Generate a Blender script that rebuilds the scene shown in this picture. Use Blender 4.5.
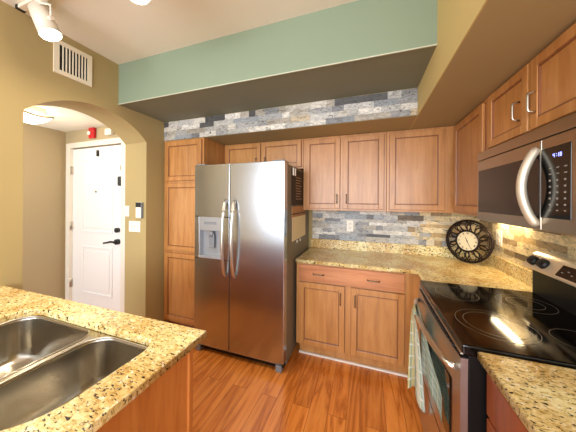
import bpy, bmesh, math, random
from mathutils import Vector, Matrix
for o in list(bpy.data.objects): bpy.data.objects.remove(o)
SC = bpy.context.scene; COL = SC.collection
R = math.radians
random.seed(11)

# ---------------------------------------------------------------- camera, world, light, exposure
cd = bpy.data.cameras.new('camera'); cam = bpy.data.objects.new('camera', cd); COL.objects.link(cam)
FPX, YAW, ROLL, V0, CH = 228.218, 19.141, 0.35, 200.221, 1.469
cd.sensor_fit = 'HORIZONTAL'; cd.sensor_width = 36.0; cd.lens = 36.0*FPX/576.0
cd.shift_y = -(216.0-V0)/576.0
cd.clip_start = .02
cam.matrix_world = (Matrix.Translation((0, 0, CH)) @ Matrix.Rotation(R(YAW), 4, 'Z') @ Matrix.Rotation(R(90), 4, 'X') @ Matrix.Rotation(R(ROLL), 4, 'Z'))
SC.camera = cam
vs = SC.view_settings
vs.view_transform = 'Standard'; vs.look = 'None'; vs.gamma = 1; vs.use_curve_mapping = False; vs.exposure = 1.0
SC.cycles.max_bounces = 10; SC.cycles.diffuse_bounces = 5; SC.cycles.glossy_bounces = 5
SC.cycles.use_denoising = True
SC.cycles.sample_clamp_indirect = 6
w = bpy.data.worlds.new('world'); SC.world = w; w.use_nodes = True
w.node_tree.nodes['Background'].inputs[0].default_value = (0.93, 0.95, 1.0, 1)
w.node_tree.nodes['Background'].inputs[1].default_value = 1.3

def area(name, loc, rot, sx, sy, power, col, spread=180):
    l = bpy.data.lights.new(name, 'AREA'); l.shape = 'RECTANGLE'; l.size = sx; l.size_y = sy
    l.energy = power; l.color = col; l.spread = R(spread)
    o = bpy.data.objects.new(name, l); COL.objects.link(o); o.location = loc; o.rotation_euler = [R(a) for a in rot]
    return o
# daylight from the living room windows behind the camera
area('window_daylight', (-0.6, -3.2, 1.65), (93, 0, 0), 4.6, 1.5, 105, (0.90, 0.95, 1.0))
# unseen area light added to cool and brighten the hall door
area('hall_fill_light', (-3.1, -.5, 1.25), (84, 0, 0), .9, 1.3, 22, (0.82, 0.91, 1.0))

# ---------------------------------------------------------------- materials
def lin(c):
    return tuple(((v/255)/12.92 if v/255 <= .04045 else ((v/255+.055)/1.055)**2.4) for v in c)+(1,)
class NT:
    def __init__(s, name):
        s.m = bpy.data.materials.new(name); s.m.use_nodes = True; s.t = s.m.node_tree; s.b = s.t.nodes['Principled BSDF']
    def n(s, typ, **kw):
        x = s.t.nodes.new(typ)
        for k, v in kw.items():
            if k.startswith('i_'): x.inputs[k[2:].replace('_', ' ')].default_value = v
            else: setattr(x, k, v)
        return x
    def l(s, a, b): s.t.links.new(a, b)
    def ramp(s, src, stops, interp='LINEAR'):
        r = s.n('ShaderNodeValToRGB'); e = r.color_ramp.elements; r.color_ramp.interpolation = interp
        e[0].position, e[0].color = stops[0][0], stops[0][1]; e[1].position, e[1].color = stops[-1][0], stops[-1][1]
        for p_, c_ in stops[1:-1]:
            q = e.new(p_); q.color = c_
        s.l(src, r.inputs[0]); return r
    def coords(s, scale=(1, 1, 1), rot=(0, 0, 0), kind='Object'):
        tc = s.n('ShaderNodeTexCoord'); mp = s.n('ShaderNodeMapping'); s.l(tc.outputs[kind], mp.inputs[0])
        mp.inputs['Scale'].default_value = scale; mp.inputs['Rotation'].default_value = [R(a) for a in rot]; return mp.outputs[0]
    def world(s, scale=(1, 1, 1), rot=(0, 0, 0)):
        g = s.n('ShaderNodeNewGeometry'); mp = s.n('ShaderNodeMapping'); s.l(g.outputs['Position'], mp.inputs[0])
        mp.inputs['Scale'].default_value = scale; mp.inputs['Rotation'].default_value = [R(a) for a in rot]; return mp.outputs[0]
    def mix(s, a, b, f, mode='MIX'):
        x = s.n('ShaderNodeMix', data_type='RGBA', blend_type=mode)
        for v, i in ((f, 0), (a, 6), (b, 7)):
            if hasattr(v, 'type') and hasattr(v, 'links'): s.l(v, x.inputs[i])
            else: x.inputs[i].default_value = v
        return x.outputs[2]
    def bump(s, h, strength=.2, dist=.01):
        b = s.n('ShaderNodeBump'); b.inputs['Strength'].default_value = strength; b.inputs['Distance'].default_value = dist
        s.l(h, b.inputs['Height']); s.l(b.outputs[0], s.b.inputs['Normal'])
def simple(name, c, rough=.5, metal=0, spec=.5, emit=0, coat=0):
    t = NT(name); t.b.inputs['Base Color'].default_value = lin(c); t.b.inputs['Roughness'].default_value = rough
    t.b.inputs['Metallic'].default_value = metal; t.b.inputs['Specular IOR Level'].default_value = spec
    t.b.inputs['Coat Weight'].default_value = coat; t.b.inputs['Coat Roughness'].default_value = .08
    if emit: t.b.inputs['Emission Color'].default_value = lin(c); t.b.inputs['Emission Strength'].default_value = emit
    return t.m
def paint(name, c, rough=.7, tex=.12):
    t = NT(name); t.b.inputs['Base Color'].default_value = lin(c); t.b.inputs['Roughness'].default_value = rough
    t.b.inputs['Specular IOR Level'].default_value = .25
    n = t.n('ShaderNodeTexNoise', i_Scale=90.0, i_Detail=4.0); t.l(t.world(), n.inputs['Vector']); t.bump(n.outputs[0], tex, .004)
    return t.m
def wood(name, dark, mid, light, axis='Z', rough=.38, coat=.3):
    t = NT(name)
    sc = {'Z': (9, 9, .9), 'X': (.9, 9, 9), 'Y': (9, .9, 9)}[axis]
    v = t.world(sc)
    n = t.n('ShaderNodeTexNoise', i_Scale=2.2, i_Detail=8.0, i_Roughness=.6, i_Distortion=.7); t.l(v, n.inputs['Vector'])
    r = t.ramp(n.outputs[0], [(.25, lin(dark)), (.5, lin(mid)), (.78, lin(light))])
    n2 = t.n('ShaderNodeTexNoise', i_Scale=1.6, i_Detail=3.0); t.l(t.world(), n2.inputs['Vector'])
    r2 = t.ramp(n2.outputs[0], [(.3, (.82, .8, .78, 1)), (.7, (1.08, 1.08, 1.08, 1))])
    n3 = t.n('ShaderNodeTexNoise', i_Scale=14.0, i_Detail=4.0); t.l(v, n3.inputs['Vector'])
    r3 = t.ramp(n3.outputs[0], [(.35, (.92, .90, .88, 1)), (.6, (1, 1, 1, 1))])
    c = t.mix(t.mix(r.outputs[0], r2.outputs[0], 1.0, 'MULTIPLY'), r3.outputs[0], .7, 'MULTIPLY')
    t.l(c, t.b.inputs['Base Color']); t.b.inputs['Roughness'].default_value = rough
    t.b.inputs['Coat Weight'].default_value = coat; t.b.inputs['Coat Roughness'].default_value = .25
    t.bump(n3.outputs[0], .05, .002)
    return t.m
def granite(name):
    t = NT(name); v = t.world((1, 1, 1), (0, 0, 30))
    n0 = t.n('ShaderNodeTexNoise', i_Scale=4.0, i_Detail=4.0, i_Distortion=.6); t.l(v, n0.inputs['Vector'])
    n1 = t.n('ShaderNodeTexNoise', i_Scale=46.0, i_Detail=6.0, i_Roughness=.8, i_Distortion=.6); t.l(t.world((1, 1.7, 1.2), (0, 0, 35)), n1.inputs['Vector'])
    a = t.ramp(n1.outputs[0], [(.32, lin((128, 98, 46))), (.40, lin((194, 168, 96))), (.49, lin((230, 214, 152))), (.64, lin((242, 234, 194)))])
    b = t.ramp(n1.outputs[0], [(.33, lin((100, 72, 36))), (.43, lin((182, 142, 72))), (.55, lin((216, 182, 116))), (.7, lin((236, 218, 168)))])
    m0 = t.ramp(n0.outputs[0], [(.38, (0, 0, 0, 1)), (.62, (1, 1, 1, 1))])
    c = t.mix(a.outputs[0], b.outputs[0], m0.outputs[0])
    v2 = t.world((1, 2.4, 1.4), (0, 0, 35))
    n2 = t.n('ShaderNodeTexNoise', i_Scale=54.0, i_Detail=3.0, i_Roughness=.6, i_Distortion=.4); t.l(v2, n2.inputs['Vector'])
    dk = t.ramp(n2.outputs[0], [(.385, (1, 1, 1, 1)), (.415, (0, 0, 0, 1))])
    c = t.mix(c, lin((46, 32, 24)), dk.outputs[0])
    n3 = t.n('ShaderNodeTexNoise', i_Scale=75.0, i_Detail=2.0); t.l(v, n3.inputs['Vector'])
    wt = t.ramp(n3.outputs[0], [(.64, (0, 0, 0, 1)), (.72, (.8, .8, .8, 1))])
    c = t.mix(c, lin((244, 238, 222)), wt.outputs[0])
    t.l(c, t.b.inputs['Base Color']); t.b.inputs['Roughness'].default_value = .22
    t.bump(n2.outputs[0], .12, .003)
    return t.m
def steel(name, c=(176, 176, 178), rough=.26, axis='X', var=.06):
    t = NT(name); t.b.inputs['Base Color'].default_value = lin(c); t.b.inputs['Metallic'].default_value = 1
    sc = {'X': (.6, 60, 60), 'Z': (60, 60, .6), 'Y': (60, .6, 60)}[axis]
    n = t.n('ShaderNodeTexNoise', i_Scale=6.0, i_Detail=4.0); t.l(t.world(sc), n.inputs['Vector'])
    r = t.ramp(n.outputs[0], [(.3, (rough-var,)*3+(1,)), (.7, (rough+var,)*3+(1,))]); t.l(r.outputs[0], t.b.inputs['Roughness'])
    return t.m
def floorwood():
    t = NT('oak_floor'); v = t.world((1, 1, 1), (0, 0, 90))
    br = t.n('ShaderNodeTexBrick', offset=.37, offset_frequency=2)
    for k, x in dict(Scale=1.0).items(): br.inputs[k].default_value = x
    br.inputs['Brick Width'].default_value = 1.15; br.inputs['Row Height'].default_value = .125
    br.inputs['Mortar Size'].default_value = .0012; br.inputs['Mortar Smooth'].default_value = .1; br.inputs['Bias'].default_value = 0
    br.inputs['Color1'].default_value = (0, 0, 0, 1); br.inputs['Color2'].default_value = (1, 1, 1, 1); br.inputs['Mortar'].default_value = (.5, .5, .5, 1)
    t.l(v, br.inputs['Vector'])
    add = t.n('ShaderNodeVectorMath', operation='MULTIPLY_ADD'); add.inputs[1].default_value = (7.3, 3.1, 5.7)
    t.l(br.outputs['Color'], add.inputs[0]); t.l(t.world((7, .7, 1)), add.inputs[2])
    n = t.n('ShaderNodeTexNoise', i_Scale=1.5, i_Detail=6.0, i_Roughness=.55, i_Distortion=.5); t.l(add.outputs[0], n.inputs['Vector'])
    mul = t.n('ShaderNodeMath', operation='MULTIPLY'); mul.inputs[1].default_value = 9.0; t.l(n.outputs[0], mul.inputs[0])
    fr = t.n('ShaderNodeMath', operation='PINGPONG'); fr.inputs[1].default_value = 1.0; t.l(mul.outputs[0], fr.inputs[0])
    r = t.ramp(fr.outputs[0], [(.0, lin((164, 90, 34))), (.3, lin((194, 114, 46))), (1, lin((212, 134, 62)))])
    tone = t.ramp(br.outputs['Color'], [(0, (.9, .87, .84, 1)), (1, (1.1, 1.1, 1.1, 1))])
    c = t.mix(r.outputs[0], tone.outputs[0], 1.0, 'MULTIPLY')
    c = t.mix(c, lin((92, 44, 20)), br.outputs['Fac'])
    t.l(c, t.b.inputs['Base Color']); t.b.inputs['Roughness'].default_value = .24
    t.b.inputs['Coat Weight'].default_value = .35; t.b.inputs['Coat Roughness'].default_value = .12
    t.bump(fr.outputs[0], .04, .002)
    return t.m
def stone():
    t = NT('stone_mosaic'); at = t.n('ShaderNodeAttribute', attribute_name='Col')
    v = t.world((1, 1, 2.2), (0, 25, 0))
    n = t.n('ShaderNodeTexNoise', i_Scale=16.0, i_Detail=7.0, i_Roughness=.7, i_Distortion=1.6); t.l(v, n.inputs['Vector'])
    r = t.ramp(n.outputs[0], [(.3, (.36, .35, .33, 1)), (.42, (.78, .76, .73, 1)), (.5, (1, 1, 1, 1)), (.62, (1.25, 1.23, 1.18, 1)), (.75, (1.5, 1.5, 1.5, 1))])
    c = t.mix(at.outputs['Color'], r.outputs[0], 1.0, 'MULTIPLY')
    n2 = t.n('ShaderNodeTexNoise', i_Scale=11.0, i_Detail=5.0, i_Roughness=.6, i_Distortion=2.5); t.l(v, n2.inputs['Vector'])
    k = t.ramp(n2.outputs[0], [(.345, (1, 1, 1, 1)), (.38, (0, 0, 0, 1))])
    c = t.mix(c, lin((52, 50, 50)), k.outputs[0])
    t.l(c, t.b.inputs['Base Color']); t.b.inputs['Roughness'].default_value = .42
    t.bump(n.outputs[0], .5, .006)
    return t.m
def plaid(nm, c4):
    t = NT(nm); v = t.coords(kind='UV')
    sx = t.n('ShaderNodeSeparateXYZ'); t.l(v, sx.inputs[0])
    def band(sock, freq, duty, off=0):
        m = t.n('ShaderNodeMath', operation='MULTIPLY_ADD'); m.inputs[1].default_value = freq; m.inputs[2].default_value = off; t.l(sock, m.inputs[0])
        f = t.n('ShaderNodeMath', operation='FRACT'); t.l(m.outputs[0], f.inputs[0])
        g = t.n('ShaderNodeMath', operation='LESS_THAN'); g.inputs[1].default_value = duty; t.l(f.outputs[0], g.inputs[0]); return g.outputs[0]
    g = t.ramp(sx.outputs[0], [(.0, lin(c4[0])), (.35, lin(c4[1])), (.65, lin(c4[2])), (1, lin(c4[3]))])
    c = t.mix(g.outputs[0], lin((168, 194, 172)), band(sx.outputs[0], 5, .3))
    c = t.mix(c, lin((232, 236, 226)), band(sx.outputs[1], 8, .16, .3))
    c = t.mix(c, lin((236, 238, 230)), band(sx.outputs[0], 9, .1, .5))
    t.l(c, t.b.inputs['Base Color']); t.b.inputs['Roughness'].default_value = .95
    n = t.n('ShaderNodeTexNoise', i_Scale=400.0); t.l(t.world(), n.inputs['Vector']); t.bump(n.outputs[0], .3, .002)
    return t.m

M_wall = paint('olive_wall_paint', (168, 149, 103)); M_hall = paint('hall_wall_paint', (174, 158, 126))
M_ceil = paint('ceiling_paint', (230, 228, 216), .85, .25); M_green = paint('sage_paint', (132, 148, 126))
M_under = paint('soffit_underside_taupe', (126, 130, 114)); M_under2 = paint('tan_paint', (168, 152, 114)); M_face = paint('cream_olive_paint', (206, 188, 128))  # soffit underside greyer and slightly darker than its green face
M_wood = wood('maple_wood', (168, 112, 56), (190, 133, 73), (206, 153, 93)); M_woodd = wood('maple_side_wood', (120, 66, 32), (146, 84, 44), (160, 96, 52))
M_woodh = wood('maple_wood_horizontal', (168, 104, 62), (190, 126, 80), (206, 146, 98), 'X')
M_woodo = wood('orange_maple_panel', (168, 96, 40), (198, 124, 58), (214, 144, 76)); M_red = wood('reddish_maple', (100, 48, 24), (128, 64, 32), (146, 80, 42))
M_glaze_shade = wood('glaze_and_shade_wood', (112, 66, 38), (138, 86, 52), (156, 102, 64))
M_gran = granite('golden_granite'); M_floor = floorwood(); M_stone = stone()
M_steel = steel('brushed_steel', (184, 189, 197), .23, 'X', .012); M_steelv = steel('brushed_steel_vertical', (190, 190, 192), .3, 'Z', .015)
M_handle = steel('handle_steel', (222, 218, 208), .3, 'Z', .01); M_nick = simple('brushed_nickel', (200, 194, 182), .3, 1)
M_bronze = simple('dark_nickel_pull', (120, 108, 92), .35, 1)
M_sink = steel('sink_steel', (186, 180, 168), .24, 'Y', .012); M_mw = steel('microwave_steel', (172, 160, 144), .3, 'Y', .015)
M_black = simple('black_enamel', (7, 7, 7), .45, 0, .25); M_glass = simple('black_glass', (4, 4, 5), .08, 0, .4); M_dkglass = simple('smoked_glass', (30, 24, 19), .22, 0, .4)
M_ring = simple('printed_ring', (120, 112, 98), .3); M_white = simple('white_door_paint', (232, 232, 232), .35); M_plast = simple('white_plastic', (236, 230, 214), .4)
M_iron = simple('wrought_iron', (42, 30, 24), .5, .6); M_red_p = simple('red_plastic', (190, 22, 34), .35); M_blk = simple('matte_black', (18, 17, 17), .5)
M_side = simple('fridge_side_taupe', (124, 116, 98), .5, .2); M_paper = simple('cream_paper', (232, 218, 178), .9); M_tan = simple('tan_leather', (176, 128, 84), .7)
M_lamp = simple('lamp_glow', (255, 240, 214), .5, 0, .5, 5); M_lens = simple('spot_lens', (255, 246, 230), .5, 0, .5, 14); M_bar = simple('light_bar_lens', (255, 226, 170), .5, 0, .5, 7)
M_led = simple('led_digits', (150, 160, 255), .5, 0, .5, 1.3); M_glyph = simple('keypad_print', (150, 146, 138), .5); M_wtrim = simple('white_trim', (226, 220, 208), .4)
M_dial = simple('clock_dial', (230, 218, 182), .6); M_grey = simple('grey_plastic', (120, 124, 130), .35); M_vent = simple('vent_white', (232, 222, 198), .45); M_disp = simple('dispenser_grey', (170, 174, 180), .3, .5)
M_board = simple('dark_board', (48, 36, 30), .7); M_chalk = simple('chalk_print', (190, 160, 130), .8); M_canopy = simple('fixture_white', (228, 220, 204), .4)

# ---------------------------------------------------------------- mesh helper
def tag(o, label=None, cat=None, group=None, kind=None):
    if label: o['label'] = label
    if cat: o['category'] = cat
    if group: o['group'] = group
    if kind: o['kind'] = kind
    return o
def empty(name, loc, label, cat, group=None):
    o = bpy.data.objects.new(name, None); COL.objects.link(o); o.location = loc; o.empty_display_size = .05
    return tag(o, label, cat, group)
def wloc(p):
    v = Vector((0, 0, 0))
    while p: v += p.location; p = p.parent
    return v
class MB:
    def __init__(s, M=None): s.bm = bmesh.new(); s.M = M or Matrix.Identity(4); s.cols = []
    def _add(s, b, smooth=False):
        me = bpy.data.meshes.new('t'); 
        if smooth:
            for f in b.faces: f.smooth = True
        bmesh.ops.transform(b, matrix=s.M, verts=b.verts); b.to_mesh(me); b.free(); s.bm.from_mesh(me); bpy.data.meshes.remove(me); return s
    def box(s, x0, x1, y0, y1, z0, z1, bev=0, seg=2):
        b = bmesh.new(); bmesh.ops.create_cube(b, size=1)
        for v in b.verts: v.co = Vector(((x0+x1)/2+v.co.x*(x1-x0), (y0+y1)/2+v.co.y*(y1-y0), (z0+z1)/2+v.co.z*(z1-z0)))
        if bev: bmesh.ops.bevel(b, geom=b.edges[:], offset=bev, segments=seg, affect='EDGES', profile=.5)
        return s._add(b)
    def cyl(s, p0, p1, r, seg=24, r2=None, smooth=True):
        p0, p1 = Vector(p0), Vector(p1); b = bmesh.new()
        bmesh.ops.create_cone(b, cap_ends=True, segments=seg, radius1=r, radius2=r if r2 is None else r2, depth=(p1-p0).length)
        q = (p1-p0).normalized().to_track_quat('Z', 'Y').to_matrix().to_4x4()
        bmesh.ops.transform(b, matrix=Matrix.Translation((p0+p1)/2) @ q, verts=b.verts)
        for f in b.faces: f.smooth = smooth and len(f.verts) == 4
        return s._add(b)
    def tube(s, pts, r, seg=10, closed=False, flat=1.0, up=None):
        pts = [Vector(p) for p in pts]; n = len(pts); b = bmesh.new(); rings = []
        for i, p in enumerate(pts):
            if closed: d = pts[(i+1) % n]-pts[i-1]
            else: d = pts[min(i+1, n-1)]-pts[max(i-1, 0)]
            d.normalize(); u = Vector(up) if up else Vector((0, 0, 1))
            if abs(d.dot(u)) > .98: u = Vector((0, 1, 0))
            a = d.cross(u).normalized(); c = a.cross(d).normalized()
            rings.append([b.verts.new(p+a*math.cos(t)*r+c*math.sin(t)*r*flat) for t in [2*math.pi*k/seg for k in range(seg)]])
        for i in range(n if closed else n-1):
            A, B = rings[i], rings[(i+1) % n]
            for k in range(seg):
                f = b.faces.new((A[k], A[(k+1) % seg], B[(k+1) % seg], B[k])); f.smooth = True
        if not closed: b.faces.new(rings[0][::-1]); b.faces.new(rings[-1])
        bmesh.ops.recalc_face_normals(b, faces=b.faces[:]); return s._add(b)
    def prism(s, pts, d, bev=0):
        """pts: closed 3D outline, d: extrusion vector"""
        b = bmesh.new(); d = Vector(d); A = [b.verts.new(Vector(p)) for p in pts]; B = [b.verts.new(Vector(p)+d) for p in pts]; n = len(pts)
        b.faces.new(A); b.faces.new(B[::-1])
        for i in range(n): b.faces.new((A[i], B[i], B[(i+1) % n], A[(i+1) % n]))
        bmesh.ops.recalc_face_normals(b, faces=b.faces[:])
        if bev: bmesh.ops.bevel(b, geom=b.edges[:], offset=bev, segments=2, affect='EDGES')
        return s._add(b)
    def grid(s, f, nu, nv, thick=0, smooth=True):
        b = bmesh.new(); V = [[b.verts.new(f(i/nu, j/nv)) for j in range(nv+1)] for i in range(nu+1)]
        uv = b.loops.layers.uv.new('UVMap')
        for i in range(nu):
            for j in range(nv):
                q = [(i, j), (i+1, j), (i+1, j+1), (i, j+1)]
                fc = b.faces.new([V[a][c] for a, c in q]); fc.smooth = smooth
                for lp, (a, c) in zip(fc.loops, q): lp[uv].uv = (a/nu, c/nv)
        if thick: bmesh.ops.solidify(b, geom=b.faces[:], thickness=thick)
        return s._add(b)
    def build(s, name, mat, parent=None, label=None):
        me = bpy.data.meshes.new(name)
        if parent is not None: bmesh.ops.translate(s.bm, verts=s.bm.verts, vec=-wloc(parent))
        s.bm.to_mesh(me); s.bm.free(); me.materials.append(mat)
        o = bpy.data.objects.new(name, me); COL.objects.link(o)
        if parent is not None: o.parent = parent
        if label: o['label'] = label
        return o
def rebase(o, loc):
    """move a top-level mesh's origin without moving its surface"""
    loc = Vector(loc); o.data.transform(Matrix.Translation(-loc)); o.location = loc; return o
def rrect(x0, x1, y0, y1, r, n=8):
    if not isinstance(r, (list, tuple)): r = [r]*4
    out = []
    for (cx, cy, a0, rr) in ((x1-r[0], y1-r[0], 0, r[0]), (x0+r[1], y1-r[1], 90, r[1]), (x0+r[2], y0+r[2], 180, r[2]), (x1-r[3], y0+r[3], 270, r[3])):
        for k in range(n+1):
            a = R(a0+90*k/n); out.append((cx+rr*math.cos(a), cy+rr*math.sin(a)))
    return out
def slab(name, loops, z0, z1, bev, mat, parent=None):
    """flat sheet with holes, thickness z0..z1, from closed 2D outlines"""
    cu = bpy.data.curves.new('c', 'CURVE'); cu.dimensions = '2D'; cu.fill_mode = 'BOTH'
    for lp in loops:
        sp = cu.splines.new('POLY'); sp.points.add(len(lp)-1); sp.use_cyclic_u = True
        for p_, q in zip(sp.points, lp): p_.co = (q[0], q[1], 0, 1)
    cu.extrude = (z1-z0)/2-bev; cu.bevel_depth = bev; cu.bevel_resolution = 2; cu.offset = -bev
    co = bpy.data.objects.new('c', cu); COL.objects.link(co)
    me = bpy.data.meshes.new_from_object(co.evaluated_get(bpy.context.evaluated_depsgraph_get()))
    bpy.data.objects.remove(co); me.transform(Matrix.Translation((0, 0, (z0+z1)/2)))
    if parent is not None: me.transform(Matrix.Translation(-wloc(parent)))
    me.materials.clear(); me.materials.append(mat); me.name = name
    o = bpy.data.objects.new(name, me); COL.objects.link(o)
    if parent is not None: o.parent = parent
    return o
def struct(name, mb, mat): return tag(mb.build(name, mat), kind='structure')
def copy_tree(o, parent=None):
    c = o.copy(); COL.objects.link(c); c.parent = parent
    for ch in list(o.children): copy_tree(ch, c)
    return c

# ---------------------------------------------------------------- key planes (metres)
XL, XR, YW = -2.189, 1.03, 2.675
ZC, ZG, ZS, ZU = 2.718, 2.344, 2.132, 1.366
YU, XU, YB, YC = 2.369, .722, 2.094, 2.058
CT = .914
YNEAR = -1.1

# ---------------------------------------------------------------- the setting
struct('floor', MB().box(-3.9, 1.3, -3.4, 2.9, -.1, 0), M_floor)
struct('ceiling', MB().box(XL-.31, XR+.15, YNEAR, 2.9, ZC, ZC+.1), M_ceil)
struct('wall_back', MB().box(XL-.31, XR+.15, YW, YW+.12, 0, ZC), M_wall)
struct('wall_right', MB().box(XR, XR+.12, YNEAR, YW, 0, ZC), M_wall)
# left wall, thick, with the arched opening
A0, A1, ZSP = .867, 1.772, 2.067
hw = (A1-A0)/2; rise = .2; RA = (hw*hw+rise*rise)/(2*rise); yc = (A0+A1)/2; zc = ZSP+rise-RA
arc = []
a_max = math.asin(hw/RA)
for k in range(33):
    a = a_max-2*a_max*k/32; arc.append((yc+RA*math.sin(a), zc+RA*math.cos(a)))
b = MB(); XB = XL-.31
b.box(XB, XL, YNEAR, A0, 0, ZC)
b.box(XB, XL, A1, YW, 0, ZC)
for (y1, z1), (y0, z0) in zip(arc[:-1], arc[1:]):
    b.prism([(XB, y0, z0), (XB, y1, z1), (XB, y1, ZC), (XB, y0, ZC)], (XL-XB, 0, 0))
bmesh.ops.remove_doubles(b.bm, verts=b.bm.verts, dist=1e-5)
kill = {}
for f in b.bm.faces:
    kill.setdefault(tuple(round(c, 4) for c in f.calc_center_median()), []).append(f)
bmesh.ops.delete(b.bm, geom=[f for v in kill.values() if len(v) > 1 for f in v], context='FACES')
struct('wall_left', b, M_wall)
# hall behind the arch
XH, YD, ZH = -3.70, 1.85, 2.335
struct('wall_hall_left', MB().box(XH-.1, XH, -.6, YD+.1, 0, ZH+.1), M_hall)
struct('wall_hall_end', MB().box(XH-.1, XB, YD+.04, YD+.14, 0, ZH+.1), M_hall)
struct('wall_hall_near', MB().box(XH, XB, -.7, -.6, 0, ZH+.1), M_hall)
struct('wall_hall_door_surround', MB().box(XH, -3.585, YD, YD+.04, 0, ZH).box(-2.64, XB, YD, YD+.04, 0, ZH).box(-3.585, -2.64, YD, YD+.04, 2.115, ZH), M_hall)
struct('ceiling_hall', MB().box(XH, XB, -.6, YD+.1, ZH, ZH+.1), M_ceil)
# soffits
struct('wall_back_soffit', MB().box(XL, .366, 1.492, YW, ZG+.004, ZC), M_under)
struct('wall_back_soffit_face', MB().box(XL, .366, 1.485, 1.492, ZG, ZC), M_green)
struct('wall_back_bulkhead', MB().box(XL, .366, 1.9965, YW, ZS, ZG+.004), M_under2)
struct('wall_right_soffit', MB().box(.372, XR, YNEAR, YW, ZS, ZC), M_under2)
struct('wall_right_soffit_face', MB().box(.366, .372, YNEAR, YW, ZS+.001, ZC), M_face)
struct('trim_1', MB().box(XL, .366, 1.478, 1.485, ZG, ZG+.006), simple('soffit_edge_bead', (196, 200, 180), .6))
# door and casing
dr = empty('door_1', (-3.113, YD, 0), 'white two-panel entry door at the end of the hall', 'door'); dr['kind'] = 'structure'
b = MB(); b.box(-3.568, -2.657, YD+.012, YD+.05, .01, 2.10)
for z0, z1 in ((1.06, 1.96), (.3, .89)):
    x0, x1 = -3.37, -2.825
    for (a, c, d, e) in ((x0, x1, z0, z0+.022), (x0, x1, z1-.022, z1), (x0, x0+.022, z0+.022, z1-.022), (x1-.022, x1, z0+.022, z1-.022)):
        b.box(a, c, YD+.003, YD+.016, d, e, .004)
    b.box(x0+.05, x1-.05, YD+.004, YD+.016, z0+.05, z1-.05, .008)
b.build('door_leaf', M_white, dr)
b = MB().box(-3.655, -3.575, YD-.018, YD, 0, 2.112).box(-2.65, -2.58, YD-.018, YD, 0, 2.112).box(-3.655, -2.58, YD-.018, YD, 2.112, 2.175)
b.box(-3.585, -3.57, YD, YD+.03, 0, 2.112).box(-2.655, -2.64, YD, YD+.03, 0, 2.112)
b.build('door_frame', M_wtrim, dr)
b = MB().cyl((-2.73, YD+.012, .975), (-2.73, YD-.02, .975), .032).tube([(-2.73, YD-.035, .975), (-2.78, YD-.045, .98), (-2.84, YD-.045, .965), (-2.9, YD-.04, .955)], .011)
b.cyl((-2.73, YD-.01, .975), (-2.73, YD-.04, .975), .014)
b.build('door_handle', M_blk, dr, 'black lever handle')
MB().cyl((-2.73, YD+.012, 1.11), (-2.73, YD-.02, 1.11), .028).build('deadbolt', M_blk, dr, 'black round deadbolt')
MB().box(-2.70, -2.655, YD-.03, YD+.012, 1.62, 1.73, .012).build('latch_box', M_blk, dr, 'black latch box on the upper door edge')
MB().box(-2.685, -2.665, YD-.012, YD+.012, 1.80, 1.86, .003).build('swing_guard', M_nick, dr)
MB().box(-3.095, -3.07, YD-.008, YD+.012, 1.985, 2.06, .003).build('hanging_hook', M_blk, dr)
MB().cyl((-3.107, YD+.012, 1.558), (-3.107, YD-.006, 1.558), .011).build('peephole', M_bronze, dr)
for z in (1.833, 1.13, .40):
    MB().box(-3.578, -3.552, YD-.006, YD+.014, z-.05, z+.05, .002).cyl((-3.572, YD-.01, z-.052), (-3.572, YD-.01, z+.052), .007, 10).build('hinge', M_nick, dr)

# ---------------------------------------------------------------- cabinets
def hmap(o, u, n):
    """matrix: local x along u, y = outward normal n, z up, origin o"""
    u, n = Vector(u), Vector(n); m = Matrix(((u.x, n.x, 0, o[0]), (u.y, n.y, 0, o[1]), (0, 0, 1, o[2]), (0, 0, 0, 1))); return m
def panel_door(parent, o, u, n, W, H, mat=M_wood, t=.019, st=.048, name='door'):
    b = MB(hmap(o, u, n))
    b.box(0, st, 0, t, 0, H, .003).box(W-st, W, 0, t, 0, H, .003).box(st, W-st, 0, t, 0, st, .003).box(st, W-st, 0, t, H-st, H, .003)
    b.box(st-.002, W-st+.002, 0, t-.011, st-.002, H-st+.002)
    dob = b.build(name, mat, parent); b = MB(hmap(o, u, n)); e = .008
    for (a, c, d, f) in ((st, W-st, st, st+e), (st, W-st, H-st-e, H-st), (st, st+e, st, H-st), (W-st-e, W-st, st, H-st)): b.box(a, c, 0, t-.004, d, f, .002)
    g = .0035; b.box(-g, W+g, 0, .004, -g, 0).box(-g, W+g, 0, .004, H, H+g).box(-g, 0, 0, .004, 0, H).box(W, W+g, 0, .004, 0, H)  # dark outline strips stand in for shade in the gap around the door
    b.build('glaze_and_gap_shade', M_glaze_shade, dob, 'darker glazed grooves and painted gap shade around the door'); return dob
def pull(parent, o, u, n, x, z, L=.1, vert=True, mat=M_bronze, r=.0048, t=.019):
    M = hmap(o, u, n); b = MB(M); s_ = L/2; P = []
    for k in range(13):
        a = math.pi*k/12; q = -s_*math.cos(a); d = t+.026*min(1, math.sin(a)*1.9)
        P.append((x, d, z+q) if vert else (x+q, d, z))
    P[0] = (P[0][0], t-.001, P[0][2]); P[-1] = (P[-1][0], t-.001, P[-1][2])
    b.tube(P, r, 8, up=(1, 0, 0) if vert else (0, 0, 1)); return b.build('pull_handle', mat, parent)
US, NF = (1, 0, 0), (0, -1, 0)      # back wall fronts
def carcass(parent, x0, x1, y0, y1, z0, z1, mat=M_wood):
    MB().box(x0, x1, y0, y1, z0, z1, .002).build('carcass', mat, parent)
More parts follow.
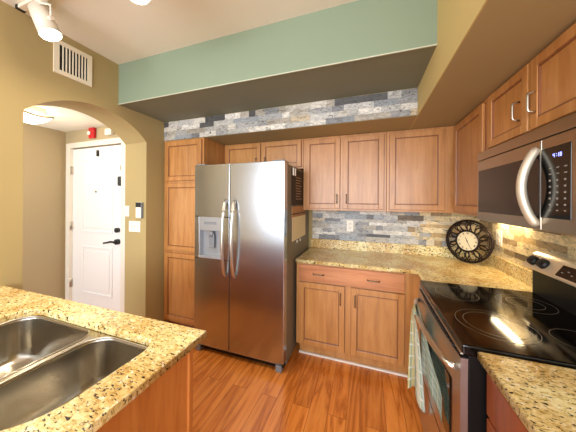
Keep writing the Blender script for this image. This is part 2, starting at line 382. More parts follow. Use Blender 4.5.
# pantry
PF, PX1 = 1.997, -1.64
c = empty('pantry_cabinet', ((XL+PX1)/2, 2.3, 0), 'tall floor-to-bulkhead maple pantry cabinet in the corner left of the fridge', 'cabinet')
carcass(c, XL+.002, PX1, PF, YW-.002, .1, ZS-.001)
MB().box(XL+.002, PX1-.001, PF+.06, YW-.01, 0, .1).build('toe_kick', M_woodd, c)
for z0, z1 in ((1.678, 2.112), (.905, 1.650), (.13, .872)):
    panel_door(c, (XL+.025, PF, z0), US, NF, PX1-XL-.05, z1-z0)
# over fridge cabinet
c = empty('wall_cabinet', (-1.14, YU+.15, 1.815), 'short maple two-door wall cabinet above the refrigerator', 'cabinet')
carcass(c, PX1+.001, -.650, YU, YW-.002, 1.81, ZS-.001)
for x0, x1, hx in ((-1.615, -1.155, .415), (-1.135, -.672, .045)):
    d = panel_door(c, (x0, YU, 1.83), US, NF, x1-x0, .285, st=.044); pull(d, (x0, YU, 1.83), US, NF, hx, .075, .09)
# pair wall cabinet
c = empty('wall_cabinet', (-.24, YU+.15, ZU), 'tall maple two-door wall cabinet just right of the refrigerator', 'cabinet')
carcass(c, -.648, .172, YU, YW-.002, ZU, ZS-.001)
for x0, x1, hx in ((-.625, -.262, .335), (-.232, .15, .035)):
    d = panel_door(c, (x0, YU, ZU+.02), US, NF, x1-x0, ZS-ZU-.045); pull(d, (x0, YU, ZU+.02), US, NF, hx, .10, .09)
# single wall cabinet
c = empty('wall_cabinet', (.45, YU+.15, ZU), 'wide single-door maple wall cabinet at the right end of the back wall', 'cabinet')
carcass(c, .174, XU-.001, YU, YW-.002, ZU, ZS-.001)
panel_door(c, (.198, YU, ZU+.02), US, NF, .645-.198, ZS-ZU-.045)
# right side corner cabinet
UR, NR = (0, -1, 0), (-1, 0, 0)
c = empty('wall_cabinet', (.87, 2.1, ZU), 'tall maple wall cabinet on the right wall between the corner and the microwave', 'cabinet')
carcass(c, XU, XR-.002, 1.791, YW-.003, ZU, ZS-.001)
panel_door(c, (XU, 2.325, ZU+.02), UR, NR, .51, ZS-ZU-.045)
# over microwave
c = empty('wall_cabinet', (.87, 1.4, 1.78), 'short maple two-door wall cabinet above the microwave', 'cabinet')
carcass(c, XU, XR-.002, 1.02, 1.789, 1.779, ZS-.001)
for y0, wd, hx in ((1.745, .372, .313), (1.352, .32, .034)):
    d = panel_door(c, (XU, y0, 1.797), UR, NR, wd, .318, st=.044); pull(d, (XU, y0, 1.793), UR, NR, hx, .12, .09, mat=M_nick, r=.0055)
# back base cabinet
c = empty('base_cabinet', (-.13, 2.38, 0), 'maple base cabinet with one wide drawer over two doors between fridge and range', 'cabinet')
BX1 = .418
carcass(c, -.635, BX1, YB, YW-.002, .108, CT-.032)
MB().box(-.615, BX1, YB+.05, YW-.01, 0, .1).build('toe_kick', M_wood, c)
MB().box(-.615, BX1-.03, YB+.024, YB+.05, 0, .016, .004).build('shoe_moulding', M_wtrim, c, 'pale shoe moulding strip')
b = MB(hmap((-.605, YB, .715), US, NF)); b.box(0, .90, 0, .019, 0, .15, .004)
d = b.build('drawer', M_woodh, c)
for x in (.185, .66): pull(d, (-.605, YB, .715), US, NF, x, .075, .1, False)
for x0, x1, hx in ((-.605, -.185, .385), (-.13, .295, .035)):
    d = panel_door(c, (x0, YB, .115), US, NF, x1-x0, .585); pull(d, (x0, YB, .115), US, NF, hx, .475, .1)
# right run base cabinets
c = empty('corner_base_cabinet', (.72, 1.94, 0), 'narrow maple base cabinet side tucked between the corner and the far side of the range', 'cabinet')
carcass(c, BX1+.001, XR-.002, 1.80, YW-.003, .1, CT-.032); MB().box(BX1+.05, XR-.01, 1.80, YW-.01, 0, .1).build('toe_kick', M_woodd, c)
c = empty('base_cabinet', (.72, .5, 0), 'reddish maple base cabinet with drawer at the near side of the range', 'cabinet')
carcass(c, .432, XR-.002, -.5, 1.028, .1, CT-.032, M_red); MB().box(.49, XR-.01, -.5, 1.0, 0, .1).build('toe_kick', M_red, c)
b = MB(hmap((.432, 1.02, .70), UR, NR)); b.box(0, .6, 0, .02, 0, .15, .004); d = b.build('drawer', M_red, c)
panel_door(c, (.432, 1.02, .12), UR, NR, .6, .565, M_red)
# peninsula base
c = empty('peninsula_cabinet', (-1.4, .4, 0), 'orange maple panelled peninsula base under the sink counter', 'cabinet')
MB().box(-2.185, -.70, .20, .755, .1, .66).box(-2.185, -1.66, .20, .755, .66, CT-.032).box(-.745, -.70, .20, .755, .66, CT-.032).box(-1.66, -.745, .72, .755, .66, CT-.032).box(-1.66, -.745, .20, .235, .66, CT-.032).build('carcass', M_woodo, c)
MB().box(-.70, -.688, .19, .745, .1, CT-.032, .002).build('end_panel', M_woodo, c)
MB().box(-.704, -.678, .745, .768, 0, CT-.032, .003).build('corner_trim', M_woodo, c)
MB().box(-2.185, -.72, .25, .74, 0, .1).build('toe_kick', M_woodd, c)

# ---------------------------------------------------------------- counters
o = slab('granite_countertop', [[(-.635, YC), (.385, YC), (.385, 1.792), (XR-.002, 1.792), (XR-.002, YW-.002), (-.635, YW-.002)]], CT-.032, CT, .005, M_gran)
tag(rebase(o, (.2, 2.36, CT-.032)), 'L-shaped golden granite countertop running along the back wall into the corner', 'countertop')
o = slab('granite_countertop', [[(.390, -.5), (XR-.002, -.5), (XR-.002, 1.032), (.390, 1.032)]], CT-.032, CT, .005, M_gran)
tag(rebase(o, (.7, .3, CT-.032)), 'golden granite countertop in the near right corner beside the range', 'countertop')
hole = rrect(-1.62, -.770, .255, .678, [.07, .10, .1, .16])
o = slab('granite_countertop', [[(XL+.001, .14), (-.640, .14), (-.640, .803), (XL+.001, .784)], hole], CT-.032, CT, .005, M_gran)
tag(rebase(o, (-1.4, .46, CT-.032)), 'speckled granite peninsula countertop with a cut-out around the double sink', 'countertop')
b = MB().box(-.633, XR-.024, YW-.022, YW-.002, CT, CT+.102, .002)
o = tag(b.build('granite_upstand', M_gran), 'low granite upstand along the foot of the back wall tiles', 'upstand')
b = MB().box(XR-.022, XR-.002, 1.795, YW-.003, CT, CT+.102, .002)
tag(b.build('granite_upstand', M_gran), 'short granite upstand along the right wall behind the wire clock', 'upstand')

# ---------------------------------------------------------------- stone mosaic tiling
PAL = [((150, 151, 151), 5), ((176, 176, 172), 5), ((196, 192, 182), 5), ((120, 122, 124), 2), ((188, 174, 148), 2), ((166, 160, 148), 4), ((84, 84, 84), 1), ((210, 208, 200), 3), ((140, 146, 150), 3)]
PALW = [((206, 190, 150), 4), ((222, 206, 166), 4), ((186, 160, 112), 3), ((150, 128, 92), 2), ((104, 88, 66), 1), ((196, 186, 160), 3), ((214, 196, 150), 3)]
def mosaic(name, axis, fixed, a0, a1, z0, z1, row, sign, pal=PAL, warm_from=None, seed=1, special=()):
    rnd = random.Random(seed); bm = bmesh.new(); lay = bm.loops.layers.float_color.new('Col')
    def put(p0, p1, q0, q1, d, col):
        b2 = bmesh.ops.create_cube(bm, size=1)['verts']
        for v in b2:
            a = (p0+p1)/2+v.co.x*(p1-p0); d_ = fixed+sign*(d/2+v.co.y*d); z = (q0+q1)/2+v.co.z*(q1-q0)
            v.co = (a, d_, z) if axis == 'X' else (d_, a, z)
        for f in {f for v in b2 for f in v.link_faces}:
            for lp in f.loops: lp[lay] = col
    put(a0, a1, z0, z1, .004, lin((90, 86, 78)))
    z = z0
    while z < z1-.008:
        h = row*rnd.choice((.75, 1, 1, 1.3)); h = min(h, z1-z)
        if z1-z-h < .012: h = z1-z
        a = a0-rnd.random()*.1
        while a < a1:
            L = rnd.choice((.07, .1, .14, .18, .24)); p0, p1 = max(a, a0), min(a+L, a1); a += L
            if p1-p0 < .004: continue
            P = pal
            if warm_from is not None and rnd.random() < max(0, min(1, ((p0+p1)/2-warm_from)/.7)): P = PALW
            c0 = rnd.choices([x[0] for x in P], [x[1] for x in P])[0]
            for (s0, s1, sz0, sz1, sc_) in special:
                if p0 < s1 and p1 > s0 and z < sz1 and z+h > sz0 and min(p1, s1)-max(p0, s0) > .06: c0 = sc_
            dv = rnd.uniform(-12, 12); c0 = tuple(max(0, min(255, v+dv)) for v in c0)
            put(p0+.0005, p1-.0005, z+.0004, z+h-.0004, .006+rnd.random()*.004, lin(c0))
        z += h
    bmesh.ops.recalc_face_normals(bm, faces=bm.faces[:])
    me = bpy.data.meshes.new(name); bm.to_mesh(me); bm.free(); me.materials.append(M_stone)
    o = bpy.data.objects.new(name, me); COL.objects.link(o); return o
tag(mosaic('stone_tile_band', 'X', 1.996, XL+.003, .363, ZS+.002, ZG-.002, .05, -1, seed=4), 'strip of grey and tan stone mosaic tile on the bulkhead above the wall cabinets', 'tile band')
tag(mosaic('stone_backsplash', 'X', YW-.001, -.615, XR-.012, CT+.103, ZU-.002, .042, -1, warm_from=.25, seed=9), 'grey stone mosaic backsplash on the back wall between counter and cabinets', 'backsplash')
tag(mosaic('stone_backsplash', 'Y', XR-.001, -.3, YW-.012, CT+.103, 1.350, .042, -1, pal=PALW, seed=5), 'warm tan stone mosaic backsplash on the right wall behind the range', 'backsplash')

# ---------------------------------------------------------------- sink
s_ = empty('double_sink', (-1.2, .47, .68), 'stainless steel undermount double-bowl sink in the peninsula', 'sink')
bowls = ((-1.612, -1.122, .262, .672, [.06, .09, .09, .09]), (-1.092, -.777, .262, .672, [.06, .09, .09, .14]))
rim = rrect(-1.64, -.752, .235, .70, [.08, .1, .1, .17])
o = slab('rim', [rim]+[rrect(*q) for q in bowls], .8775, .8815, .0012, M_sink, s_)
for (x0, x1, y0, y1, rr) in bowls:
    prof = [(0, .8795), (.001, .87), (.004, .80), (.008, .735), (.014, .705), (.026, .688), (.045, .680), (.08, .678)]
    b = bmesh.new(); rings = []
    for ins, z in prof:
        r2 = [max(.02, q-ins*.6) for q in rr]
        rings.append([b.verts.new((px, py, z)) for px, py in rrect(x0+ins, x1-ins, y0+ins, y1-ins, r2, 8)])
    for A, B in zip(rings[:-1], rings[1:]):
        for k in range(len(A)): f = b.faces.new((A[k-1], A[k], B[k], B[k-1])); f.smooth = True
    b.faces.new(rings[-1]); bmesh.ops.recalc_face_normals(b, faces=b.faces[:])
    for f in b.faces:
        pass
    bmesh.ops.reverse_faces(b, faces=b.faces[:]); bmesh.ops.solidify(b, geom=b.faces[:], thickness=.0015)
    mb = MB(); mb._add(b); bo = mb.build('bowl', M_sink, s_)
    MB().tube([(px, py, .8822) for px, py in rrect(x0, x1, y0, y1, rr, 8)], .0032, 8, True).build('rim_bead', M_nick, bo, 'bright rolled edge')
    cx, cy = (x0+x1)/2, (y0+y1)/2+.03
    MB().cyl((cx, cy, .6785), (cx, cy, .6825), .045, 28).cyl((cx, cy, .682), (cx, cy, .6835), .028, 20).build('drain', M_nick, bo)

# ---------------------------------------------------------------- refrigerator
FX0, FX1, FY, FXS = -1.585, -.657, 1.80, -1.19
fr = empty('refrigerator', ((FX0+FX1)/2, 2.2, 0), 'side-by-side stainless steel refrigerator with ice and water dispenser', 'refrigerator')
MB().box(FX0+.006, FX1-.001, FY+.085, 2.655, .03, 1.79, .006).build('cabinet_body', M_side, fr, 'dark taupe side and top')
def fdoor(x0, x1):
    f0, f1 = FY, FY+.075; n = 14; pts = [(x1, f1, 0), (x0, f1, 0)]
    for k in range(n+1):
        t_ = k/n; x = x0+(x1-x0)*t_; e = min(t_, 1-t_)*(x1-x0); pts.append((x, f0+.012*max(0, 1-e/.03)**2, 0))
    return pts
# left door with a dispenser recess (built of four blocks round the opening)
DX0, DX1, DZ0, DZ1 = -1.532, -1.268, .915, 1.175
b = MB()
b.box(FX0, FXS-.004, FY, FY+.075, .085, DZ0, .003).box(FX0, FXS-.004, FY, FY+.075, 1.302, 1.802, .003)
b.box(FX0, DX0, FY, FY+.075, DZ0-.012, 1.316, .003).box(DX1, FXS-.004, FY, FY+.075, DZ0-.012, 1.316, .003)
b.box(DX0-.01, DX1+.01, FY+.05, FY+.075, DZ0-.01, 1.30)
dl = b.build('freezer_door', M_steel, fr)
d2 = MB().box(DX0, DX1, FY-.004, FY+.02, DZ1, 1.304, .004).box(DX0, DX0+.014, FY-.004, FY+.05, DZ0, DZ1, .003).box(DX1-.014, DX1, FY-.004, FY+.05, DZ0, DZ1, .003).box(DX0, DX1, FY-.008, FY+.05, DZ0, DZ0+.022, .003).box(DX0, DX1, FY+.046, FY+.05, DZ0, DZ1)
d2.build('dispenser', M_disp, dl, 'pale grey ice and water dispenser')
MB().box(-1.43, -1.37, FY+.012, FY+.03, 1.01, 1.14, .006).cyl((-1.40, FY+.02, 1.17), (-1.40, FY+.02, 1.12), .022).build('dispenser_lever', M_grey, dl)
MB().box(-1.47, -1.33, FY-.006, FY-.0035, 1.235, 1.262, .001).build('dispenser_panel', M_grey, dl)
b = MB().box(FXS+.004, FX1, FY, FY+.075, .085, 1.802, .003)
drr = b.build('fridge_door', M_steel, fr)
for x, par in ((-1.228, dl), (-1.132, drr)):
    P = []
    for k in range(25):
        t_ = k/24; z = .765+.70*t_; P.append((x, FY-.004-.062*math.sin(math.pi*t_)**.55, z))
    MB().tube(P, .0135, 12, flat=.8).build('handle', M_handle, par)
MB().box(FXS-.0045, FXS+.0045, FY+.004, FY+.075, .09, 1.798).build('gap_shade_strip', M_blk, fr)  # black strip added in place of the shade between the two doors
MB().box(FX0+.01, FX1-.01, FY+.03, FY+.08, .03, .082, .004).build('kick_grille', M_black, fr)
MB().box(FX0+.03, FX1-.05, FY+.02, FY+.032, .062, .072, .002).build('grille_trim', M_nick, fr)
for x in (FX0+.035, FX1-.05): MB().box(x-.028, x+.028, FY+.01, FY+.06, 0, .062, .006).build('foot', M_grey, fr)
for x in (FX0+.06, FX1-.06): MB().box(x-.05, x+.05, FY+.01, FY+.14, 1.796, 1.815, .005).build('hinge_cover', M_grey, fr)
# things held on the fridge side
SX = FX1+.0005
c = empty('message_board', (SX, 2.09, 1.45), 'dark board with faint writing hung high on the fridge side', 'notice board')
MB().box(SX, SX+.006, 1.985, 2.40, 1.42, 1.765, .002).build('board', M_board, c)
b = MB(); rnd = random.Random(3)
for k in range(9):
    z = 1.69-.026*k; b.box(SX+.006, SX+.0068, 2.10+.01*rnd.random(), 2.24+.08*rnd.random(), z-.003, z+.003)
b.build('writing', M_chalk, c)
for y in (2.01, 2.07): MB().box(SX+.005, SX+.016, y-.008, y+.008, 1.70, 1.77, .003).build('clip', M_plast, c)
c = empty('letter_holder', (SX, 2.15, 1.30), 'tan leather pocket letter holder on the fridge side with a cream sheet', 'letter holder')
MB().box(SX, SX+.010, 1.99, 2.46, 1.31, 1.41, .003).box(SX, SX+.012, 2.404, 2.45, 1.41, 1.475, .004).build('pocket', M_tan, c)
MB().box(SX+.004, SX+.014, 1.985, 2.465, 1.335, 1.345, .002).build('band', M_blk, c)
o = tag(MB().box(SX+.0005, SX+.0035, 2.01, 2.48, 1.085, 1.308).build('paper_sheet', M_paper), 'cream paper sheet on the fridge side below the letter holder', 'paper'); rebase(o, (SX, 2.13, 1.085))
for y in (2.16, 2.27):
    o = tag(MB().box(SX+.0005, SX+.009, y-.012, y+.012, 1.048, 1.078, .003).build('magnet_clip', M_plast), 'small white magnet clip under the cream paper on the fridge side', 'magnet', 'white magnet clips on the fridge side'); rebase(o, (SX, y, 1.063))

# ---------------------------------------------------------------- range
RY0, RY1 = 1.038, 1.786
rg = empty('range', (.66, 1.4, 0), 'black glass-top electric range with stainless oven door and backguard', 'range')
MB().box(.365, 1.014, RY0, RY1, .04, .885, .003).build('body', M_black, rg)
b = MB().box(.345, .965, RY0-.002, RY1+.002, .886, .925, .006); b.build('cooktop', M_glass, rg)
MB().box(.340, .348, RY0, RY1, .886, .892, .001).build('front_trim', M_handle, rg)
def ring(x, y, r, wd=.0022, n=56):
    b = bmesh.new(); a_ = [b.verts.new((x+(r-wd)*math.cos(2*math.pi*k/n), y+(r-wd)*math.sin(2*math.pi*k/n), .9256)) for k in range(n)]
    c_ = [b.verts.new((x+r*math.cos(2*math.pi*k/n), y+r*math.sin(2*math.pi*k/n), .9256)) for k in range(n)]
    for k in range(n): b.faces.new((a_[k-1], c_[k-1], c_[k], a_[k]))
    m = MB(); m._add(b); return m
for (x, y, r, r2) in ((.535, 1.255, .142, .112), (.50, 1.60, .105, 0), (.80, 1.215, .092, 0), (.80, 1.57, .118, .075)):
    b = ring(x, y, r)
    if r2:
        m2 = ring(x, y, r2); me = bpy.data.meshes.new('t'); m2.bm.to_mesh(me); b.bm.from_mesh(me)
    b.build('burner_ring', M_ring, rg)
def bowfront(y0, y1, z0, z1, xb, x0, bow, mat, name, par):
    n = 16; pts = [(xb, y1, z0), (xb, y0, z0)]+[(x0-bow*math.sin(math.pi*k/n), y0+(y1-y0)*k/n, z0) for k in range(n+1)]
    return MB().prism(pts, (0, 0, z1-z0)).build(name, mat, par)
od = bowfront(RY0+.002, RY1-.002, .385, .872, .364, .340, .012, M_steelv, 'oven_door', rg)
n = 16; pts = [(.33, RY1-.09, .46), (.33, RY0+.09, .46)]+[(.3385-.0125*math.sin(math.pi*(.11+.78*k/n)), RY0+.085+(RY1-RY0-.17)*k/n, .46) for k in range(n+1)]
MB().prism(pts, (0, 0, .27)).build('oven_window', M_glass, od, 'black glass oven window')
P = []
for k in range(29):
    t_ = k/28; y = RY0+.045+(RY1-RY0-.09)*t_; P.append((.318-.04*math.sin(math.pi*t_)**.9+(.018 if k in (0, 28) else 0), y, .806))
MB().tube(P, .0135, 12).build('door_handle', M_handle, od)
bowfront(RY0+.002, RY1-.002, .062, .375, .364, .340, .012, M_steelv, 'storage_drawer', rg)
b = MB()
for k in range(22): b.box(.334, .345, RY0+.07+k*.029, RY0+.088+k*.029, .875, .883)
b.build('vent_slots', M_blk, rg)
for x in (.40, .95):
    for y in (RY0+.05, RY1-.05): MB().cyl((x, y, 0), (x, y, .05), .018, 12).build('foot', M_blk, rg)
# backguard
MB().prism([(.945, RY0, .925), (1.015, RY0, .925), (1.015, RY0, 1.07), (.945, RY0, 1.07)], (0, RY1-RY0, 0)).build('backguard_base', M_black, rg)
bgp = [(.905, 1.077), (.898, 1.088), (.945, 1.160), (.962, 1.171), (1.015, 1.171), (1.015, 1.07), (.93, 1.07)]
bg = MB().prism([(x, RY0-.006, z) for x, z in bgp], (0, RY1-RY0+.010, 0), .003).build('backguard', simple('backguard_steel', (222, 208, 180), .38, .5), rg)
sl = Vector((.047, 0, .072)).normalized(); nn = Vector((-sl.z, 0, sl.x))
c0 = Vector((.9215, 0, 1.124))
for y in (1.725, 1.645, 1.085):
    p_ = c0+Vector((0, y, 0)); k_ = MB().cyl(p_-nn*.002, p_+nn*.022, .029, 24, .025)
    ax = Vector((0, 1, 0)); k_.cyl(p_+nn*.022, p_+nn*.028, .012, 16); kb = k_.build('knob', M_blk, rg)
def slant(y0, y1, h0, h1, t_, d0=0):
    a_ = c0+sl*h0+nn*d0; b_ = c0+sl*h1+nn*d0
    return [(a_.x, y0, a_.z), (b_.x, y0, b_.z), (b_.x, y1, b_.z), (a_.x, y1, a_.z)], nn*t_
q, d_ = slant(1.20, 1.54, -.033, .03, .003)
dp = MB().prism(q, d_).build('display_panel', M_glass, rg, 'black display panel with keypad')
b = MB(); rnd = random.Random(8)
for i in range(8):
    if 1:
        j = 1+i % 2
        if 1:
            q, d_ = slant(1.52-i*.028-.012, 1.52-i*.028, -.024+j*.013, -.020+j*.013, .0006, .003); MB().prism(q, d_).build('key_print', M_glyph, dp)

# ---------------------------------------------------------------- towel on the oven handle
def bar_x(y):
    t_ = max(0, min(1, (y-RY0-.045)/(RY1-RY0-.09))); return .318-.04*math.sin(math.pi*t_)**.9
def front_f(u, v):
    if v < .86:                                   # hanging in front of the bar, gathered in soft folds
        k = 1-v/.86; y = 1.60-.125*u-.03*k*math.sin(u*9+.6)
        x = bar_x(y)-.022-(.026*(1-u)-.056*u)*k**.6-.008*math.sin(u*12)*k**.5
        return Vector((x, y, .806-(.50-.03*math.sin(u*5))*k))
    a_ = (v-.86)/.14*math.pi; y = 1.60-.125*u
    return Vector((bar_x(y)-.020*math.cos(a_)-.002, y, .806+.020*math.sin(a_)))
def back_f(u, v):                                 # hanging between the bar and the oven door, fanned out
    k = 1-v; y = 1.60-.11*u-.32*u*min(1, k*1.6)
    return Vector((min(.3185, bar_x(y)+.024)+.0035*math.sin(u*17)*k**.5, y, .806-(.30+.02*math.sin(u*8))*k))
tw = empty('dish_towel', (.27, 1.5, .806), 'pale yellow and blue-green plaid dish towel draped over the oven door handle', 'towel')
MB().grid(front_f, 30, 50, .002).build('front_fold', plaid('towel_yellow_plaid', ((220, 210, 140), (228, 220, 164), (232, 230, 204), (214, 226, 224))), tw, 'yellow and white folded section')
MB().grid(back_f, 34, 40, .002).build('back_fold', plaid('towel_green_plaid', ((206, 220, 226), (180, 206, 206), (166, 200, 192), (158, 194, 188))), tw, 'blue-green plaid section')

# ---------------------------------------------------------------- microwave
MX = .668
mw = empty('microwave', (.85, 1.4, 1.352), 'stainless over-the-range microwave with curved handle and black keypad', 'microwave')
MB().box(.70, XR-.014, 1.024, 1.786, 1.355, 1.777, .003).build('body', M_mw, mw)
MB().box(MX, .70, 1.024, 1.786, 1.725, 1.777, .004).build('top_grille', M_mw, mw)
MY = 1.215
b = MB().box(MX, .70, MY+.002, 1.786, 1.352, 1.722, .004); md = b.build('door', M_mw, mw)
MB().box(MX-.002, MX+.01, MY+.004, 1.765, 1.402, 1.66, .003).build('window', M_dkglass, md, 'smoked glass window')
b = MB().box(MX, .70, 1.024, MY-.002, 1.352, 1.722, .004); mp_ = b.build('control_panel', M_mw, mw)
kp = MB().box(MX-.002, MX+.01, 1.068, MY-.002, 1.405, 1.680, .002).build('keypad', M_glass, mp_, 'black keypad glass')
b = MB()
for i in range(3):
    for j in range(8):
        y = 1.165-i*.036; z = 1.60-j*.023; hgt = .004 if j < 2 or j == 7 else .007
        MB().box(MX-.0027, MX-.0018, y-.0055-(.004 if j < 2 else 0), y+.003, z-hgt, z).build('key', M_glyph, kp)
# clock digits 4:15
SEG = {'4': 'bcfg', '1': 'bc', '7': 'abc', '0': 'abcdef', '5': 'acdfg', '2': 'abdeg'}
b = MB()
def seg7(b, ch, y, z, wd, hg, t_):
    s = {'a': (0, 1, 1, 1), 'g': (0, .5, 1, .5), 'd': (0, 0, 1, 0), 'f': (0, .5, 0, 1), 'b': (1, .5, 1, 1), 'e': (0, 0, 0, .5), 'c': (1, 0, 1, .5)}
    for k in SEG[ch]:
        x0, z0, x1, z1 = s[k]; b.box(MX-.0028, MX-.0018, y-x1*wd-t_, y-x0*wd+t_, z+z0*hg-t_, z+z1*hg+t_)
seg7(b, '4', 1.148, 1.638, .006, .013, .0008); seg7(b, '1', 1.128, 1.638, .006, .013, .0008); seg7(b, '0', 1.115, 1.638, .006, .013, .0008)
b.box(MX-.0028, MX-.0018, 1.131, 1.133, 1.640, 1.643).box(MX-.0028, MX-.0018, 1.131, 1.133, 1.648, 1.651)
b.build('clock_digits', M_led, kp, 'blue lit clock digits')
P = []
for k in range(29):
    t_ = k/28; P.append((MX-.002-.050*math.sin(math.pi*t_)**.8, MY+.022, 1.372+.315*t_))
MB().tube(P, .0165, 14, up=(0, 1, 0)).build('handle', simple('satin_handle', (214, 204, 184), .42, .55), md, 'bright curved bar handle')
MB().box(.69, XR-.02, 1.04, 1.77, 1.349, 1.356).build('underside_filter', M_black, mw)

# ---------------------------------------------------------------- under cabinet light
uc = empty('under_cabinet_light', (.98, 2.14, 1.34), 'slim warm light bar under the wall cabinet beside the microwave', 'light')
MB().box(.95, 1.012, 1.96, 2.32, 1.345, ZU-.001, .003).build('housing', M_plast, uc)
MB().box(.958, 1.004, 1.97, 2.31, 1.340, 1.346, .001).build('lens', M_bar, uc)
# ---------------------------------------------------------------- outlets and switches
def plate(x, y, z, u, n, wd, hg, kind, label, name, cat):
    M = hmap((x, y, z), u, n); c = empty(name, (x, y, z), label, cat)
    MB(M).box(-wd/2, wd/2, 0, .006, -hg/2, hg/2, .002).build('face_plate', M_plast, c)
    if kind == 'outlet':
        for s in (-1, 1):
            q = MB(M).box(-.016, .016, .004, .009, s*.024-.014, s*.024+.014, .003).build('receptacle', M_wtrim, c)
            MB(M).box(-.007, -.005, .008, .0095, s*.024-.004, s*.024+.006).box(.005, .007, .008, .0095, s*.024-.004, s*.024+.006).build('slots', M_blk, q)
    elif kind == 'blank':
        MB(M).box(-wd*.3, wd*.3, .004, .009, -hg*.36, hg*.36, .003).build('rocker', M_wtrim, c)
    else:
        for k in range(kind):
            xx = (k-(kind-1)/2)*.046
            MB(M).box(xx-.005, xx+.005, .004, .016, -.012, .012, .002).build('toggle', M_wtrim, c)
    return c
plate(-.182, YW-.011, 1.184, US, NF, .072, .125, 'outlet', 'white outlet plate on the grey stone back wall', 'wall_outlet', 'outlet')
plate(XR-.011, 2.32, 1.175, UR, NR, .085, .125, 'outlet', 'cream outlet plate on the right wall stone tiles beside the clock', 'wall_outlet', 'outlet')
plate(-2.349, A1, 1.178, US, NF, .165, .115, 3, 'white triple toggle switch plate in the arch jamb below the doorbell chime', 'light_switch', 'switch')
plate(-2.462, A1, 1.34, US, NF, .06, .115, 'blank', 'narrow white switch plate in the arch jamb next to the entry door', 'light_switch', 'switch')
c = empty('door_intercom', (-2.272, A1, 1.36), 'small white wall handset with a black screen on the arch jamb', 'intercom')
MB().box(-2.312, -2.232, A1-.024, A1, 1.27, 1.44, .008).build('housing', M_plast, c)
MB().box(-2.308, -2.236, A1-.027, A1-.02, 1.385, 1.437, .003).build('screen', M_blk, c)
MB().box(-2.234, -2.224, A1-.026, A1, 1.268, 1.435, .003).build('side_cradle', M_grey, c)
# vent
vt = empty('air_vent', (XL, 1.155, 2.54), 'cream louvred air vent high on the wall above the arch', 'vent')
V0_, V1_, W0, W1 = 1.018, 1.264, 2.405, 2.658
b = MB(); fw = .032
for (a_, c_, d_, e_) in ((V0_+fw, V1_-fw, W0, W0+fw), (V0_+fw, V1_-fw, W1-fw, W1), (V0_, V0_+fw, W0, W1), (V1_-fw, V1_, W0, W1)): b.box(XL, XL+.010, a_, c_, d_, e_)
b.build('frame', M_vent, vt)
MB().box(XL+.0005, XL+.002, V0_+fw, V1_-fw, W0+fw, W1-fw).build('duct_opening', M_blk, vt)
for k in range(8):
    y = V0_+fw+.019+k*.0205; MB().prism([(XL+.0025, y, W0+fw), (XL+.0025, y+.003, W0+fw), (XL+.009, y+.007, W0+fw), (XL+.009, y+.002, W0+fw)], (0, 0, W1-W0-2*fw)).build('louvre', M_vent, vt)
# alarm and chime in hall
al = empty('fire_alarm', (-3.15, YD, 2.27), 'red fire alarm strobe on the wall above the entry door', 'alarm')
MB().box(-3.20, -3.10, YD-.035, YD, 2.205, 2.335-.004, .01).build('housing', M_red_p, al)
MB().cyl((-3.165, YD-.034, 2.262), (-3.165, YD-.052, 2.262), .022).build('strobe_lens', M_plast, al)
o = tag(MB().box(-2.90, -2.79, YD-.04, YD, 2.215, 2.29, .006).build('door_chime', M_plast), 'white box chime at the upper right above the entry door', 'chime'); rebase(o, (-2.85, YD, 2.25))

# ---------------------------------------------------------------- wall clock on counter
CC = Vector((.86, 2.475, 1.111)); ang = math.atan2(-.87, -.45)
n_ = Vector((-.743, -.669, .08)).normalized(); u_ = Vector((.669, -.743, 0)).normalized(); v_ = n_.cross(u_).normalized() * -1
if v_.z < 0: v_ = -v_
MC = Matrix(((u_.x, v_.x, n_.x, CC.x), (u_.y, v_.y, n_.y, CC.y), (u_.z, v_.z, n_.z, CC.z), (0, 0, 0, 1)))
ck = empty('wire_clock', (CC.x, CC.y, CT), 'round wrought-iron scrollwork clock with cream dial leaning in the counter corner', 'clock')
def circ(r, cx=0, cy=0, n=48, z=0): return [(cx+r*math.cos(2*math.pi*k/n), cy+r*math.sin(2*math.pi*k/n), z) for k in range(n)]
MB(MC).tube(circ(.184), .010, 8, True).tube(circ(.165, z=.004), .004, 8, True).build('outer_ring', M_iron, ck)
b = MB(MC)
for k in range(10):
    a_ = 2*math.pi*k/10; b.tube(circ(.056, .13*math.cos(a_), .13*math.sin(a_), 26, .004 if k % 2 else -.002), .0062, 6, True)
for k in range(20):
    a_ = 2*math.pi*k/20
    b.tube([(r_*math.cos(a_+s), r_*math.sin(a_+s), .006) for r_, s in ((.095, 0), (.12, .16), (.15, .2), (.182, .05))], .0045, 6)
b.build('scrollwork', M_iron, ck)
MB(MC).tube(circ(.091, z=.012), .0085, 10, True).build('bezel', M_iron, ck)
MB(MC).cyl((0, 0, .0), (0, 0, .013), .088, 48).build('dial', M_dial, ck, 'cream clock dial')
b = MB(MC); ROM = ['XII', 'I', 'II', 'III', 'IIII', 'V', 'VI', 'VII', 'VIII', 'IX', 'X', 'XI']
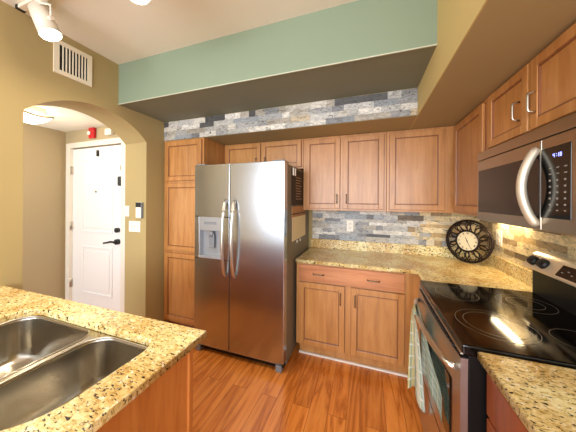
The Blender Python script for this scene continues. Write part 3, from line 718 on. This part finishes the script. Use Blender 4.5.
for k, s in enumerate(ROM):
    th = math.pi/2-2*math.pi*k/12; cx, cy = .069*math.cos(th), .069*math.sin(th)
    L = Matrix.Translation((cx, cy, .0132)) @ Matrix.Rotation(th-math.pi/2, 4, 'Z'); b = MB(MC @ L)
    wds = {'I': .0042, 'V': .0085, 'X': .0085}; tot = sum(wds[c_] for c_ in s); x = -tot/2
    for c_ in s:
        w_ = wds[c_]; m = x+w_/2; x += w_; h_ = .0075
        if c_ == 'I': b.box(m-.0011, m+.0011, -h_, h_, 0, .0006)
        elif c_ == 'V':
            for sg in (-1, 1): b.prism([(m+sg*.0032-.001, h_, 0), (m+sg*.0032+.001, h_, 0), (m+.001, -h_, 0), (m-.001, -h_, 0)], (0, 0, .0006))
        else:
            for sg in (-1, 1): b.prism([(m+sg*.0032-.001, h_, 0), (m+sg*.0032+.001, h_, 0), (m-sg*.0032+.001, -h_, 0), (m-sg*.0032-.001, -h_, 0)], (0, 0, .0006))
    b.build('numeral', M_blk, ck)
for nm, deg, L_, w_ in (('hour_hand', -25, .038, .0035), ('minute_hand', 152, .06, .0026)):
    b = MB(MC @ Matrix.Translation((0, 0, .0142)) @ Matrix.Rotation(R(-deg), 4, 'Z')); b.prism([(-w_, -.008, 0), (w_, -.008, 0), (w_*.5, L_, 0), (-w_*.5, L_, 0)], (0, 0, .0008)); b.build(nm, M_blk, ck)
MB(MC).cyl((0, 0, .013), (0, 0, .018), .005, 12).build('centre_cap', M_blk, ck)

# ---------------------------------------------------------------- lights: track and hall
def spot(loc, rot_to, power, col, size, blend=.6, rad=.04):
    l = bpy.data.lights.new('spot', 'SPOT'); l.energy = power; l.color = col; l.spot_size = R(size); l.spot_blend = blend; l.shadow_soft_size = rad
    o = bpy.data.objects.new('spot_light', l); COL.objects.link(o); o.location = loc
    o.rotation_euler = (Vector(rot_to)-Vector(loc)).to_track_quat('-Z', 'Y').to_euler(); return o
tk = empty('lighting_track', (-1.45, .83, ZC), 'white ceiling lighting track carrying the spotlight heads', 'lighting track')
MB().box(-2.14, -.75, .812, .848, ZC-.022, ZC, .003).build('rail', M_canopy, tk)
MB().box(-2.15, -2.125, .808, .852, ZC-.026, ZC, .003).build('end_cap', M_blk, tk)
def head(top, lens, label, pw, group=None):
    top, lens = Vector(top), Vector(lens); d = (lens-top).normalized()
    h = empty('spotlight_head', (top.x, .83, ZC-.022), label, 'spotlight')
    MB().cyl(top, lens, .050, 32, .055).cyl(top-d*.022, top, .03, 24, .050).build('shade', M_canopy, h)
    MB().cyl(lens-d*.006, lens+d*.003, .050, 32).build('lamp', M_lens, h, 'glowing lamp face')
    mid = top.lerp(lens, .45); sx = .066
    MB().box(top.x-.03, top.x+.03, .81, .85, ZC-.05, ZC-.0225, .005).cyl((top.x, .83, ZC-.05), (top.x, .83, ZC-.075), .01, 12).build('adapter', M_canopy, h)
    b = MB(); side = d.cross(Vector((0, 1, 0))).normalized()
    hub = Vector((top.x, .83, ZC-.072)); a_ = mid+Vector((sx, 0, 0)); 
    b.tube([hub, Vector((top.x+sx*.7, .80, ZC-.075)), Vector((a_.x, a_.y, a_.z+.08)), a_], .0065, 8); b.cyl(a_-Vector((.02, 0, 0)), a_+Vector((.012, 0, 0)), .012, 12)
    b.build('yoke', M_canopy, h)
    sp = spot(lens+d*.012, lens+d, pw, (1, .87, .68), 95); return h
head((-1.91, .82, 2.632), (-1.855, .85, 2.482), 'white cylindrical track spotlight near the left wall, tilted towards the floor', 26)
head((-1.15, .83, 2.648), (-1.10, .845, 2.508), 'white track spotlight at the top edge, second along the track from the left wall', 26)
head((-.84, .83, 2.65), (-.955, .815, 2.555), 'unseen white track spotlight added at the right end of the track to light the left wall', 40)  # extra head out of view, added to brighten the left wall
hl = empty('ceiling_light', (-3.03, 1.235, ZH), 'square frosted glass ceiling light with curved nickel clips in the hall', 'ceiling light')
HX, HY, hs = -3.03, 1.235, .118
def dish(u, v):
    x, y = (u-.5)*2, (v-.5)*2; return Vector((HX+x*hs, HY+y*hs, 2.19+.065*max(x*x, y*y)**1.5))
MB().grid(dish, 14, 14, .004).build('glass_dish', M_lamp, hl, 'bright frosted glass dish')
MB().box(HX-.09, HX+.09, HY-.09, HY+.09, 2.24, ZH, .01).build('canopy', M_canopy, hl)
for s in (-1, 1):
    P = [(HX+s*(hs+.004), HY-hs*1.05+2.1*hs*k/12, 2.262-.02*math.sin(math.pi*k/12)) for k in range(13)]; MB().tube(P, .011, 8).build('clip_bar', M_nick, hl)
l = bpy.data.lights.new('hall_bulb', 'POINT'); l.energy = 3; l.color = (1, .9, .76); l.shadow_soft_size = .1
o = bpy.data.objects.new('hall_bulb', l); COL.objects.link(o); o.location = (HX, HY, 2.10)
area('under_cabinet_glow', (.98, 2.14, 1.336), (0, 0, 0), .04, .34, 1.0, (1, .80, .5))
